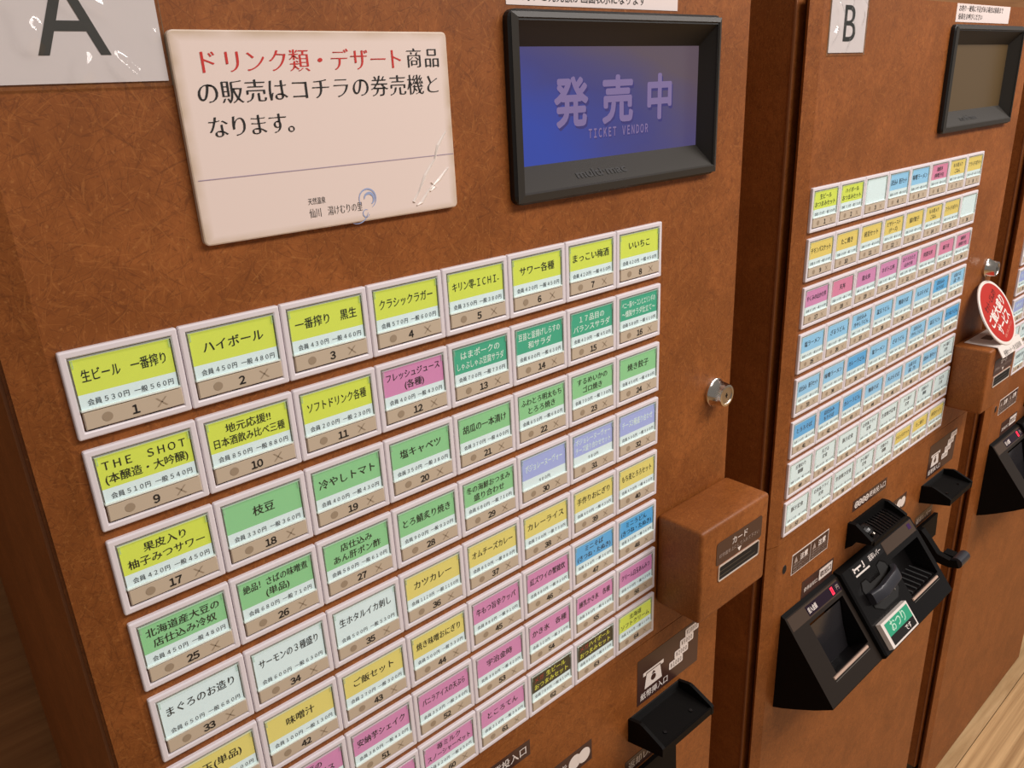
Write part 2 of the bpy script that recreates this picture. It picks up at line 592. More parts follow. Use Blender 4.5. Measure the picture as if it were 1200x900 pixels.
P = 0.9142           # row pitch
MENU_A = [
    ('生ビール　一番搾り', 530, 560, 'y'), ('ハイボール', 450, 480, 'y'), ('一番搾り　黒生', 430, 460, 'y'), ('クラシックラガー', 570, 600, 'y'),
    ('キリン零-ＩＣＨＩ-', 350, 380, 'y'), ('サワー各種', 420, 450, 'y'), ('まっこい梅酒', 420, 450, 'y'), ('いいちこ', 420, 450, 'y'),
    ('ＴＨＥ　ＳＨＯＴ/(本醸造・大吟醸)', 510, 540, 'y'), ('地元応援!!/日本酒飲み比べ三種', 850, 880, 'y'), ('ソフトドリンク各種', 200, 230, 'y'), ('フレッシュジュース/(各種)', 400, 430, 'p'),
    ('はまポークの/しゃぶしゃぶ豆腐サラダ', 700, 730, 't'), ('豆苗と釜揚げしらすの/和サラダ', 600, 630, 't'), ('１７品目の/バランスサラダ', 420, 450, 't'), ('ベニー豚ベーコンとエリンギの/～燻製サラダ仕立て～', 580, 610, 't'),
    ('果皮入り/柚子みつサワー', 420, 450, 'y'), ('枝豆', 330, 360, 'g'), ('冷やしトマト', 400, 430, 'g'), ('塩キャベツ', 350, 380, 'g'),
    ('胡瓜の一本漬け', 370, 400, 'g'), ('ふわとろ明太もち/とろろ焼き', 650, 680, 'g'), ('するめいかの/ゴロ焼き', 700, 730, 'g'), ('焼き餃子', 450, 480, 'g'),
    ('北海道産大豆の/店仕込み冷奴', 450, 480, 'g'), ('絶品！さばの味噌煮/(単品)', 680, 710, 'g'), ('店仕込み/あん肝ポン酢', 580, 610, 'g'), ('とろ鯖炙り焼き', 900, 930, 'g'),
    ('冬の海鮮おつまみ/盛り合わせ', 680, 710, 'g'), ('ボジョレーヌーヴォー', 400, 0, 'l'), ('ボジョレーヌーヴォー/チーズ盛り合わせセット', 980, 0, 'l'), ('チーズ3種盛り合わせ', 530, 560, 'l'),
    ('まぐろのお造り', 650, 680, 'w'), ('サーモンの３種盛り', 600, 630, 'w'), ('生ホタルイカ刺し', 500, 530, 'w'), ('カツカレー', 1120, 1150, 'm'),
    ('オムチーズカレー', 850, 880, 'm'), ('カレーライス', 700, 730, 'm'), ('手作りおにぎり', 400, 430, 'm'), ('もち麦とろろセット', 420, 450, 'm'),
    ('温玉(単品)', 70, 100, 'm'), ('味噌汁', 100, 130, 'm'), ('ご飯セット', 270, 300, 'm'), ('焼き味噌おにぎり', 500, 530, 'm'),
    ('牛もつ旨辛クッパ', 880, 910, 'p'), ('紅ズワイの蟹雑炊', 880, 910, 'p'), ('ミニそば/(きつね・たぬき)', 330, 360, 'b'), ('ミニうどん/(きつね・たぬき)', 330, 360, 'b'),
    ('白玉', 300, 330, 'p'), ('黒豆の/きなこアイス', 380, 410, 'p'), ('安納芋シェイク', 380, 410, 'p'), ('バニラアイスの天ぷら', 350, 380, 'p'),
    ('宇治金時', 390, 420, 'p'), ('かき氷　各種', 320, 350, 'p'), ('練乳かき氷　各種', 380, 410, 'p'), ('クリーム白玉あんみつ', 400, 430, 'p'),
    ('抹茶アイス', 350, 380, 'p'), ('白玉ぜんざい', 390, 420, 'p'), ('杏仁豆腐', 350, 380, 'p'), ('苺ミルク/スノーシャーベット', 620, 650, 'p'),
    ('ところてん', 310, 340, 'p'), ('生ビール/おつまみセット', 780, 810, 'k'), ('ハイボール/おつまみセット', 880, 910, 'k'), ('北海道/ソフトクリーム', 380, 410, 'y'),
]
COLS_B = ['yywssroo', 'ooooooow', 'prppprrr', 'ssssssbs', 'ssbssssb', 'bbbssssw', 'wwwwwwww', 'wwwwwooo']
COLS_C = ['wwwsrrww', 'rrswsoow', 'rrrrswss', 'bbsssbss', 'lsssssll', 'llssssww', 'wwwwwwww', 'wwwwwwoo']
TEXT_B = {'y': ['生ビール/おつまみセット', 'ハイボール/おつまみセット'], 'w': ['白身魚フライ/定食', '生姜焼き定食', 'から揚げ/定食', '日替わり/御膳', '天ざる/定食', '豚汁定食'],
          's': ['店仕込み　餃子セット', '味噌ラーメン', '塩ラーメン', 'ざるうどん', '店仕込み/冷やしうどん', '温玉うどん', '鴨南そば', '天ぷらそば', '山菜そば/(温・冷)'],
          'r': ['海鮮丼/(味噌汁付)', '天丼', '特選天丼', '親子丼'], 'o': ['もち麦入り/ごはん', 'フライドポテト', 'チキンバスケット', 'たこ焼き', '枝豆セット', 'ピザトースト/(チーズ)', '揚げ餃子'],
          'p': ['やくみの山かけ丼', '鉄火丼', 'ネギトロ丼', 'まぐろたたき/山かけ丼'], 'b': ['店仕込み/もりそば', 'カレーうどん', 'きつねうどん', 'とろろそば'], 'l': ['肉うどん', '月見そば']}

def buttons(root, kind):
    cnt = {}
    for r in range(8):
        for c in range(8):
            i = r * 8 + c
            if kind == 'A':
                t, p0, p1, k = MENU_A[i]
            else:
                k = (COLS_B if kind == 'B' else COLS_C)[r][c]
                lst = TEXT_B[k]
                n = cnt.get(k, 0)
                cnt[k] = n + 1
                t = lst[n % len(lst)]
                p0 = 350 + (i * 37 % 60) * 10
                p1 = p0 + 30
                if kind == 'B' and (r, c) in ((0, 2), (1, 7)):
                    t, p0 = '', 0
                if kind == 'C' and c > 1:
                    t = t.split('/')[0]
            price = () if not p0 else ((p0,) if not p1 else (p0, p1))
            ink = PALEINK if k in 'tl' else None
            if kind == 'A':
                lines = t.split('/')
                cm = card_mesh(lines, price, k, ink, multi=(YELLOWINK, YELLOWINK) if k == 'k' else None)
            else:
                cm = shared(('card', k, t, price if kind == 'B' else ()), lambda: card_mesh(t.split('/'), price, k, ink, band=0.40))
            f = link('menu_button', shared('frame', frame_mesh), root, off(c, r * P))
            tag(f, 'menu button with a %s card' % CNAME[k])
            link('menu_card', cm, f)
            link('press_key', shared(('key', i), lambda: key_mesh(i + 1)), f)
            link('clear_cover', shared('cover', cover_mesh), f)

def bezel_mesh():
    b = MB()
    u0, u1, v0, v1 = 5.14, 9.19, -2.74, -0.57
    b.rects(u0, u1, v0, v1, [(0, DZ), (0, -0.03), (0.03, -0.06), (0.12, -0.07)], BEZELD, r=0.12, cap1=False)
    # inner frame: four sloping sides down to the glass
    a = [(u0 + .12, v0 + .09), (u1 - .09, v0 + .09), (u1 - .09, v1 - .12), (u0 + .12, v1 - .12)]
    g = [(5.40, -2.36), (9.0, -2.36), (9.0, -0.99), (5.40, -0.99)]
    rim = [(u0 + .03, v0 + .03), (u1 - .03, v0 + .03), (u1 - .03, v1 - .03), (u0 + .03, v1 - .03)]
    b.loft([[(x, y, -0.065) for x, y in rim], [(x, y, -0.085) for x, y in a],
            [(x + dx, y + dy, -0.06) for (x, y), (dx, dy) in zip(a, ((.02, .02), (-.02, .02), (-.02, -.02), (.02, -.02)))],
            [(x, y, 0.20) for x, y in g]], BEZEL, cap1=False)
    b.text('multi·mac', 6.75, -0.79, 0.13, mat('bezel_print', (40, 38, 36), 0.5), fn=lambda x, y: (x, y, -0.06 + (-0.71 - y) * 0.93 - 0.008), bold=0.03, fit=0.95)
    return b.mesh('display_bezel', fix=False)

def lock_mesh():
    b = MB()
    n = 32
    R = [(0.30, DZ), (0.30, -0.0), (0.27, -0.03), (0.235, -0.26), (0.225, -0.30), (0.18, -0.305)]
    R = [(r * 0.84, z * 0.75 if z < 0 else z) for r, z in R]
    b.loft([[(r * math.cos(2 * math.pi * i / n), r * math.sin(2 * math.pi * i / n), z) for i in range(n)] for r, z in R], CHROME, cap1=False)
    b.disc(0, 0, 0.142, 0.142, -0.214, STEEL, 32)
    b.loft([[(r * math.cos(2 * math.pi * i / n), r * math.sin(2 * math.pi * i / n), z) for i in range(n)] for r, z in ((0.1515, -0.2288), (0.14, -0.214))], STEEL, cap1=False)
    b.box(-0.03, 0.03, -0.012, 0.012, -0.2165, -0.21, DARK)
    b.box(-0.014, 0.014, -0.045, 0.045, -0.2165, -0.21, DARK)
    return b.mesh('lock', smooth=True)

def card_box_mesh():
    b = MB()
    u0, u1, v0, v1, zf = 8.08, 10.06, 4.92, 6.68, -0.87
    b.box(u0, u1, v0, v1, zf, DZ - 0.004, LAM)
    return b.mesh('card_reader', bevel=0.07, smooth=True)
def card_label_mesh():
    b = MB()
    z = -0.874
    b.rects(8.50, 9.85, 5.28, 5.72, [(0, z + 0.002), (0, z - 0.003)], STICK, r=0.06)
    z -= 0.006
    b.text('カード', 9.17, 5.47, 0.16, WHITEINK, z, bold=0.012)
    b.text('印字面を上にして入れて下さい', 9.17, 5.59, 0.085, mat('faded_white_ink', (178, 160, 150), 0.5), z, fit=1.18)
    b.add([(9.11, 5.615, z), (9.23, 5.615, z), (9.17, 5.70, z)], [(0, 1, 2)], WHITEINK)
    return b.mesh('card_label')
def card_slot_mesh():
    b = MB()
    b.rects(8.57, 9.79, 5.745, 6.055, [(0, -0.871), (0, -0.890), (0.016, -0.892), (0.02, -0.876)], PALERIM, r=0.05, cap1=False)
    b.rects(8.588, 9.772, 5.763, 6.037, [(0, -0.8765)], DARK, r=0.04)
    b.box(8.60, 9.55, 5.86, 5.875, -0.882, -0.8768, mat('slot_rail', (52, 50, 46), 0.3))
    b.box(8.60, 9.68, 5.95, 5.965, -0.882, -0.8768, mat('slot_rail', (52, 50, 46), 0.3))
    return b.mesh('card_slot')

def sticker(b, u0, u1, v0, v1, z=DZ, r=0.0):
    b.rects(u0, u1, v0, v1, [(0, z), (0, z - 0.005)], STICK, r=r)
    return z - 0.008

def bill_sticker_mesh():
    b = MB()
    z = sticker(b, 7.62, 9.42, 7.72, 8.72)
    k = 0
    for t in ('￥１０００', '￥２０００', '￥５０００', '￥１００００'):
        wd = 0.41
        u = 8.53 + 0.157 * k
        v = 8.45 - 0.168 * k
        b.rects(u, u + wd, v - 0.175, v - 0.01, [(0, z), (0, z - 0.002)], WHITEINK, r=0.03)
        b.text(t, u + wd / 2, v - 0.045, 0.135, STICK, z - 0.005, fit=wd * 0.78, bold=0.01)
        k += 1
    # picture of a banknote going into its slot
    b.add([(7.78, 8.06, z), (8.36, 8.06, z), (8.36, 8.14, z), (8.28, 8.14, z), (8.28, 8.10, z), (7.86, 8.10, z), (7.86, 8.14, z), (7.78, 8.14, z)], [(0, 1, 5, 6, 7), (1, 2, 3, 4), (1, 4, 5)], WHITEINK)
    b.add([(7.88, 8.12, z), (8.26, 8.12, z), (8.32, 8.44, z), (7.82, 8.44, z)], [(0, 1, 2, 3)], WHITEINK)
    b.disc(8.07, 8.29, 0.07, 0.07, z - 0.003, STICK)
    b.add([(8.07, 8.15, z - .003), (8.13, 8.21, z - .003), (8.01, 8.21, z - .003)], [(0, 1, 2)], STICK)
    b.text('紙幣挿入口', 8.1, 8.64, 0.17, WHITEINK, z, fit=0.78, bold=0.015)
    return b.mesh('bill_slot_label')

def bill_tray_mesh():
    b = MB()
    u0, u1 = 7.38, 8.88
    prof = [(8.84, DZ), (8.77, -0.22), (8.79, -0.30), (8.95, -0.70), (8.98, -0.74), (9.15, -0.74), (9.36, DZ)]
    for u in (u0, u1 - 0.07):
        b.prism(prof, u, u + 0.07, BLACK)
    b.prism([(8.96, DZ), (8.98, -0.02), (9.02, -0.68), (8.99, -0.70), (8.99, -0.735), (9.14, -0.735), (9.16, -0.70), (9.30, DZ)], u0 + 0.07, u1 - 0.07, BLACK)
    b.box(u0 + 0.07, u1 - 0.07, 8.84, 9.1, 0.02, DZ, DARK)
    for u in (7.75, 8.5):
        b.cyl((u, 9.015, -0.5), (0, -1, 0), 0.04, 0.035, 0.025, BLACKG, 12)
    return b.mesh('bill_tray', fix=True)

def coin_label_mesh():
    b = MB()
    z = sticker(b, 3.26, 5.02, 7.66, 7.96)
    for k in range(4):
        b.disc(3.44 + k * 0.17, 7.81, 0.095, 0.095, z - 0.002 * k, WHITEINK)
        b.disc(3.44 + k * 0.17, 7.81, 0.05, 0.06, z - 0.002 * k - 0.001, STICK)
        b.disc(3.44 + k * 0.17, 7.81, 0.03, 0.04, z - 0.002 * k - 0.0015, WHITEINK)
    b.text('硬貨投入口', 4.5, 7.865, 0.18, WHITEINK, z - 0.004, fit=0.86, bold=0.015)
    return b.mesh('coin_slot_label')
def coin_picture_mesh():
    b = MB()
    z = sticker(b, 5.3, 6.42, 8.62, 9.06)
    for k, u in enumerate((6.0, 6.22)):
        b.disc(u, 8.84, 0.15, 0.15, z - 0.002 * k, WHITEINK)
    b.text('硬貨', 5.6, 8.92, 0.22, WHITEINK, z)
    return b.mesh('coin_picture_label')
def return_label_mesh():
    b = MB()
    z = sticker(b, 7.3, 8.45, 9.82, 10.16)
    b.text('返却レバー', 7.87, 10.06, 0.2, WHITEINK, z, fit=0.95, bold=0.012)
    return b.mesh('return_lever_label')
def warning_label_mesh():
    b = MB()
    b.rects(0.57, 2.16, 7.92, 8.44, [(0, DZ), (0, DZ - 0.005)], WHITEINK)
    z = DZ - 0.008
    for u in (0.59, 1.375):
        b.quad(u, u + 0.765, 7.94, 8.42, z, STICK)
        b.add([(u + .06, 8.16, z - .003), (u + .14, 8.0, z - .003), (u + .22, 8.16, z - .003)], [(0, 1, 2)], mat('faded_white_ink', (178, 160, 150), 0.5))
        b.text('注意', u + 0.48, 8.16, 0.17, WHITEINK, z - .003, bold=0.03)
        for q in range(3):
            b.text('係員をお呼びください', u + 0.38, 8.24 + q * 0.075, 0.065, mat('faded_white_ink', (178, 160, 150), 0.5), z - .003, fit=0.68)
    return b.mesh('warning_label')
def card_return_label_mesh():
    b = MB()
    z = sticker(b, 1.13, 2.56, 8.88, 9.36)
    b.rects(1.90, 2.50, 8.93, 9.22, [(0, z), (0, z - .002)], WHITEINK)
    b.text('取出口', 2.2, 9.14, 0.18, STICK, z - 0.005, fit=0.5, bold=0.02)
    b.text('食券返却口', 1.53, 9.2, 0.13, WHITEINK, z, fit=0.6, bold=0.012)
    return b.mesh('outlet_label')
def keyhole_mesh():
    b = MB()
    b.disc(0.27, 8.13, 0.07, 0.1, DZ - 0.004, DARK, 20)
    b.loft([[(0.27 + (0.07 + d) * math.cos(t), 8.13 + (0.1 + d) * math.sin(t), z) for t in [k * math.pi / 12 for k in range(24)]] for d, z in ((0.012, DZ), (0.008, DZ - 0.008), (0, DZ - 0.004))], STICK, cap1=False)
    return b.mesh('key_hole')

def coin_hood_mesh():
    """scoop under the coin slot: walled basin with a ribbed floor"""
    b = MB()
    u0, u1 = 3.10, 4.98
    side = [(8.18, DZ), (8.16, -0.14), (8.40, -0.50), (8.44, -0.56), (8.52, -0.56), (8.55, -0.48), (8.60, -0.2), (8.74, -0.12), (8.90, DZ)]
    b.prism(side, u0, u0 + 0.12, BLACK)
    b.prism([(8.26, DZ), (8.25, -0.1), (8.42, -0.5), (8.46, -0.57), (8.58, -0.57), (8.64, -0.48), (8.7, DZ)], u1 - 0.1, u1, BLACK)
    b.prism([(8.44, DZ), (8.46, -0.2), (8.56, -0.54), (8.6, -0.54), (8.62, -0.48), (8.56, -0.2), (8.56, DZ)], u0 + 0.12, u1 - 0.1, BLACKG)
    b.prism([(8.49, -0.54), (8.49, -0.585), (8.60, -0.585), (8.61, -0.54)], u0 + 0.12, u1 - 0.1, BLACK)
    b.prism([(8.22, DZ), (8.21, -0.02), (8.46, -0.05), (8.46, DZ)], u0 + 0.1, u1 - 0.1, BLACK)
    n = 9
    for k in range(n):
        u = u0 + 0.62 + k * 0.125
        b.prism([(8.42, -0.04), (8.435, -0.2), (8.535, -0.53), (8.57, -0.53), (8.47, -0.2), (8.45, -0.04)], u, u + 0.05, BLACKG)
    # thumb rest beside the slot
    L = []
    for k in range(9):
        t = k / 8
        r = 0.16 * math.sin(math.pi * min(0.97, 0.12 + t * 0.85)) + 0.02
        L.append([(u0 + 0.40 + 1.3 * r * math.cos(a), 8.40 + t * 0.10 - 0.8 * r * math.sin(a), -0.02 - t * 0.42) for a in [math.pi * j / 8 for j in range(9)]])
    b.loft(L, BLACKG, closed=False, cap0=False, cap1=False)
    b.cyl((u0 + 0.34, 8.44, -0.42), (0, -1, -0.6), 0.045, 0.03, 0.06, STEEL, 14)
    return b.mesh('coin_hood', fix=True)

# slanted front of the coin and ticket unit
S0 = Vector((0, 9.4, -0.05))
S1 = Vector((0, 11.05, -1.35))
ST = (S1 - S0).normalized()
SN = Vector((0, ST.z, -ST.y))
def slant(h=0.0):
    return lambda x, s: tuple(S0 + ST * s + SN * h + Vector((x, 0, 0)))

def sbox(b, x0, x1, s0, s1, h0, h1, m, inset=0.0):
    a, c = slant(h0), slant(h1)
    i = inset
    b.loft([[a(x0, s0), a(x1, s0), a(x1, s1), a(x0, s1)], [c(x0 + i, s0 + i), c(x1 - i, s0 + i), c(x1 - i, s1 - i), c(x0 + i, s1 - i)]], m, True, True)

def well(b, x0, x1, s0, s1, h, depth, m, mfloor, lean=0.0):
    """recess cut in the slanted face: four walls and a floor"""
    a, c = slant(h), slant(h - depth)
    b.loft([[a(x0, s0), a(x1, s0), a(x1, s1), a(x0, s1)], [c(x0 + .05, s0 + lean), c(x1 - .05, s0 + lean), c(x1 - .05, s1), c(x0 + .05, s1)]], m, False, False)
    b.add([c(x0 + .05, s0 + lean), c(x1 - .05, s0 + lean), c(x1 - .05, s1), c(x0 + .05, s1)], [(0, 1, 2, 3)], mfloor)

def face_with_hole(b, x0, x1, s0, s1, hx0, hx1, hs0, hs1, h, m):
    c = slant(h)
    o = [c(x0, s0), c(x1, s0), c(x1, s1), c(x0, s1)]
    i = [c(hx0, hs0), c(hx1, hs0), c(hx1, hs1), c(hx0, hs1)]
    b.loft([o, i], m, False, False)

LU0, LU1, RU1 = 0.30, 2.62, 6.42
SL = 2.10
RH = 0.10            # how far the right half stands proud
def outlet_body_mesh():
    b = MB()
    # left half: solid sides, open slanted face
    def shell(x0, x1, h, extra_top):
        c = slant(h)
        top = c(0, 0)
        tip = c(0, SL)
        poly = [(9.36 - extra_top, DZ), (top[1], top[2]), (tip[1], tip[2]), (tip[1] + 0.03, tip[2] + 0.0)]
        n = len(poly)
        pts = poly + [(11.36, -0.95), (11.62, -0.52), (11.80, -0.2), (11.92, DZ)]
        for x, rev in ((x0, False), (x1, True)):
            f = tuple(range(len(pts)))
            b.add([(x, v, z) for v, z in pts], [f[::-1] if rev else f], BLACK)
        lower = pts[2:]
        b.loft([[(x0, v, z) for v, z in lower], [(x1, v, z) for v, z in lower]], BLACK, False, False, closed=False)
        b.loft([[(x0, v, z) for v, z in pts[:2]], [(x1, v, z) for v, z in pts[:2]]], BLACK, False, False, closed=False)
    shell(LU0, LU1, 0, 0)
    shell(LU1, RU1, RH, 0.04)
    BRN = mat('warm_black_face', (40, 33, 28), 0.35, spec=0.25)  # brown reflection on the black plastic is put into this colour
    face_with_hole(b, LU0, LU1, 0, SL, 0.95, 2.46, 0.42, 1.60, 0, BRN)
    well(b, 0.95, 2.46, 0.42, 1.60, 0, 0.75, BLACKG, BLACKG, 0.05)
    # sloping inner plate with its crease
    a = slant(-0.35)
    c = slant(-0.55)
    b.add([slant(-0.1)(1.0, 0.5), slant(-0.1)(2.41, 0.5), a(2.41, 1.05), a(1.0, 1.05)], [(0, 1, 2, 3)], mat('inner_flap', (44, 42, 44), 0.16))
    b.add([a(1.0, 1.05), a(2.41, 1.05), c(2.41, 1.6), c(1.0, 1.6)], [(0, 1, 2, 3)], mat('inner_tray', (38, 36, 38), 0.2))
    # right half face pieces round its opening
    face_with_hole(b, LU1 + 0.1, RU1, 0, SL, 4.72, 6.24, 0.50, 1.52, RH, BLACKG)
    e0, e1 = slant(0), slant(RH)
    b.add([e0(LU1, 0), e1(LU1 + 0.1, 0), e1(LU1 + 0.1, SL), e0(LU1, SL)], [(0, 1, 2, 3)], BLACKG)
    well(b, 4.72, 6.24, 0.50, 1.52, RH, 0.5, BLACKG, BLACKG, 0.05)
    b.box(4.78, 6.18, 10.56, 10.58, -1.02, -0.3, BLACKG)
    for k in range(6):
        b.box(4.90 + k * 0.22, 4.935 + k * 0.22, 10.525, 10.56, -1.0, -0.3, mat('outlet_rib', (66, 66, 66), 0.3))
    return b.mesh('ticket_outlet', fix=False)

def outlet_strip_mesh():
    b = MB()
    sbox(b, LU0 + 0.04, LU1 - 0.1, 0.03, 0.34, 0.0, 0.012, mat('display_strip', (74, 60, 50), 0.18), 0.008)
    c = slant(0.016)
    b.add([c(1.05, 0.07), c(2.52, 0.07), c(2.54, 0.30), c(1.07, 0.30)], [(0, 1, 2, 3)], mat('smoked_window', (34, 18, 34), 0.12))
    f = slant(0.02)
    b.text('投入金額', 1.28, 0.24, 0.14, WHITEINK, fn=f, fit=0.36, bold=0.02)
    b.text('円', 2.42, 0.23, 0.13, mat('faded_white_ink', (178, 160, 150), 0.5), fn=f)
    led = mat('red_led', (255, 30, 50), 0.4, emit=(255, 36, 62), es=3.0)
    g = slant(0.021)
    x, s, wd, ht, t = 2.14, 0.10, 0.09, 0.17, 0.026
    for a in ((x, x + wd, s, s + t), (x, x + wd, s + ht - t, s + ht), (x, x + t, s, s + ht), (x + wd - t, x + wd, s, s + ht)):
        b.add([g(a[0], a[2]), g(a[1], a[2]), g(a[1], a[3]), g(a[0], a[3])], [(0, 1, 2, 3)], led)
    return b.mesh('amount_display')
def outlet_lip_mesh(x0, x1, s, h):
    b = MB()
    sbox(b, x0, x1, s, s + 0.075, h - 0.02, h + 0.03, mat('pinkish_metal', (222, 190, 170), 0.3, 0.35), 0.012)
    sbox(b, x0 + 0.03, x1 + 0.03, s + 0.11, s + 0.13, h - 0.01, h + 0.006, STEEL, 0.003)
    return b.mesh('outlet_lip', fix=True)
def lever_label_mesh():
    b = MB()
    sbox(b, LU1 + 0.42, 4.62, 0.02, 0.24, RH, RH + 0.008, mat('glossy_label_black', (24, 22, 22), 0.2))
    f = slant(RH + 0.012)
    b.text('返却レバー', 4.2, 0.185, 0.15, WHITEINK, fn=f, fit=0.62, bold=0.01)
    for a in ((3.12, 3.5, 0.10, 0.14), (3.12, 3.17, 0.07, 0.19), (3.3, 3.34, 0.14, 0.2), (3.6, 3.64, 0.05, 0.21), (3.55, 3.64, 0.18, 0.21)):
        b.add([f(a[0], a[2]), f(a[1], a[2]), f(a[1], a[3]), f(a[0], a[3])], [(0, 1, 2, 3)], WHITEINK)
    sbox(b, 3.12, 3.8, 0.25, 0.29, RH, RH + 0.012, mat('white_edge', (230, 220, 212), 0.25))
    sbox(b, 4.66, 6.36, 0.03, 0.36, RH, RH + 0.012, mat('display_strip', (74, 60, 50), 0.18), 0.01)
    sbox(b, 6.05, 6.2, 0.08, 0.22, RH, RH + 0.016, mat('violet_window', (60, 30, 78), 0.2))
    return b.mesh('lever_label')
def lever_recess_mesh():
    b = MB()
    f, g = slant(RH + 0.004), slant(RH + 0.012)
    pts = [(3.10, 0.62), (3.20, 0.46), (3.42, 0.46), (3.5, 0.60), (4.0, 0.60), (4.05, 0.38), (4.25, 0.34), (4.42, 0.46), (4.50, 0.85), (4.42, 1.12), (4.2, 1.28), (3.5, 1.28), (3.2, 1.1)]
    b.add([f(*p) for p in pts], [tuple(range(len(pts)))], DARK)
    n = len(pts)
    cx, cs = 3.8, 0.85
    o = [(cx + (x - cx) * 1.05, cs + (s - cs) * 1.06) for x, s in pts]
    b.loft([[g(*p) for p in o], [f(*p) for p in pts]], BLACK, False, False)
    b.cyl(f(4.22, 1.08), SN, 0.035, 0.03, 0.02, STEEL, 12)
    return b.mesh('lever_recess')
def lever_knob_mesh():
    b = MB()
    # bowed bar turned through the recess
    n = 12
    L = []
    for k in range(13):
        t = k / 12
        x = 3.12 + 1.42 * t
        bow = math.sin(math.pi * t)
        h = RH + 0.07 + 0.2 * min(1, 1.6 * bow)
        s = 0.86 - 0.16 * t
        rs, rh = 0.15, 0.10
        c = slant(h)
        sq = lambda q: math.copysign(abs(q) ** 0.45, q)
        L.append([tuple(Vector(c(x, s)) + ST * (rs * sq(math.cos(a))) + SN * (rh * sq(math.sin(a)))) for a in [2 * math.pi * (j + 0.5) / n for j in range(n)]])
    b.loft(L, mat('slate_plastic', (46, 46, 52), 0.35), True, True)
    return b.mesh('lever_knob', smooth=True, fix=True)

def return_lever_mesh():
    b = MB()
    u0, u1 = 7.42, 7.62
    prof = [(10.2, DZ), (10.18, -0.12), (10.35, -0.3), (10.72, -0.62), (10.78, -0.95), (10.72, -1.12), (10.92, -1.2), (11.0, -0.95), (10.98, -0.5), (11.1, DZ)]
    b.prism(prof, 7.40, 7.62, BLACK)
    b.prism([(10.2, DZ), (10.18, -0.05), (10.9, -0.08), (10.95, DZ)], 7.40, 8.7, BLACK)
    b.prism([(10.72, -0.70), (10.74, -1.05), (10.98, -1.05), (10.98, -0.70)], 7.6, 7.9, BLACK)
    b.cyl((7.42, 10.80, -1.12), (1, 0, 0), 0.155, 0.155, 0.56, mat('slate_plastic', (46, 46, 52), 0.35), 20)
    return b.mesh('return_lever', fix=True)

def make_machine(kind, u0, label):
    root = thing('ticket_machine', label, 'ticket machine', (u0 * U, 0, 0), 'ticket machines in a row')
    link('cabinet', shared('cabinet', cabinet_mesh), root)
    d = link('upper_door', shared('upper', lambda: door_mesh(-3.15, 7.385, (5.22, 9.11, -2.66, -0.65))), root)
    l = link('lower_door', shared('lower', lambda: door_mesh(7.40, 23.34)), root)
    link('lock', shared('lock', lock_mesh), d, off(9.55, 3.12, 0))
    b = link('display_bezel', shared('bezel', bezel_mesh), root)
    s = MB()
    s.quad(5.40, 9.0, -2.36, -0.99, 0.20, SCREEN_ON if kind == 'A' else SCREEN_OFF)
    if kind == 'A':
        for t, u, wd in (('発', 6.36, 0.58), ('売', 7.24, 0.58), ('中', 8.12, 0.50)):
            s.text(t, u + 0.03, -1.475 + 0.035, 0.62, mat('screen_letter_shadow', (40, 36, 80), 0.3, emit=(56, 52, 104), es=0.75), 0.199, fit=wd, bold=0.032)
            s.text(t, u, -1.475, 0.62, mat('screen_letter', (60, 55, 80), 0.3, emit=(126, 108, 150), es=0.8), 0.193, fit=wd, bold=0.032, res=4)
        s.text('ＴＩＣＫＥＴ　ＶＥＮＤＯＲ', 7.27 + .015, -1.235, 0.15, mat('screen_letter_shadow'), 0.199, fit=1.2, bold=0.03)
        s.text('ＴＩＣＫＥＴ　ＶＥＮＤＯＲ', 7.27, -1.25, 0.15, mat('screen_letter'), 0.193, fit=1.2, bold=0.03)
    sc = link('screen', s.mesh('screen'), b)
    if kind == 'A':
        tag(sc, 'blue lit screen with large lilac characters')
    buttons(root, kind)
    c = link('card_reader', shared('cbox', card_box_mesh), root)
    link('card_label', shared('clabel', card_label_mesh), c)
    link('card_slot', shared('cslot', card_slot_mesh), c)
    for nm, fn in (('bill_slot_label', bill_sticker_mesh), ('bill_tray', bill_tray_mesh), ('coin_slot_label', coin_label_mesh), ('coin_picture_label', coin_picture_mesh),
                   ('return_lever_label', return_label_mesh), ('warning_label', warning_label_mesh), ('outlet_label', card_return_label_mesh), ('key_hole', keyhole_mesh),
                   ('coin_hood', coin_hood_mesh), ('return_lever', return_lever_mesh)):
        link(nm, shared(nm, fn), root)
    o = link('ticket_outlet', shared('outlet', outlet_body_mesh), root)
    link('amount_display', shared('strip', outlet_strip_mesh), o)
    link('outlet_lip', shared('lip1', lambda: outlet_lip_mesh(0.78, 2.36, 1.62, 0.0)), o)
    link('outlet_lip', shared('lip2', lambda: outlet_lip_mesh(4.66, 6.12, 1.55, RH)), o)
    link('lever_label', shared('llabel', lever_label_mesh), o)
    link('lever_recess', shared('lrecess', lever_recess_mesh), o)
    link('lever_knob', shared('lknob', lever_knob_mesh), o)
    return root
SCREEN_ON = screen_mat('lcd_blue', ((56, 74, 164), (70, 68, 126), (98, 82, 92)), 0.9)  # purple-grey end of the ramp is reflection tint put into the emission
SCREEN_OFF = mat('lcd_dark', (96, 78, 52), 0.3)
MP = 12.25           # machine pitch
make_machine('A', 0, 'brown ticket machine with the lit blue screen, nearest, under the A sheet')
make_machine('B', MP, 'middle brown ticket machine with a dark screen and a red oval sign')
make_machine('C', 2 * MP, 'farthest brown ticket machine, half cut off beyond the one with the red oval sign')

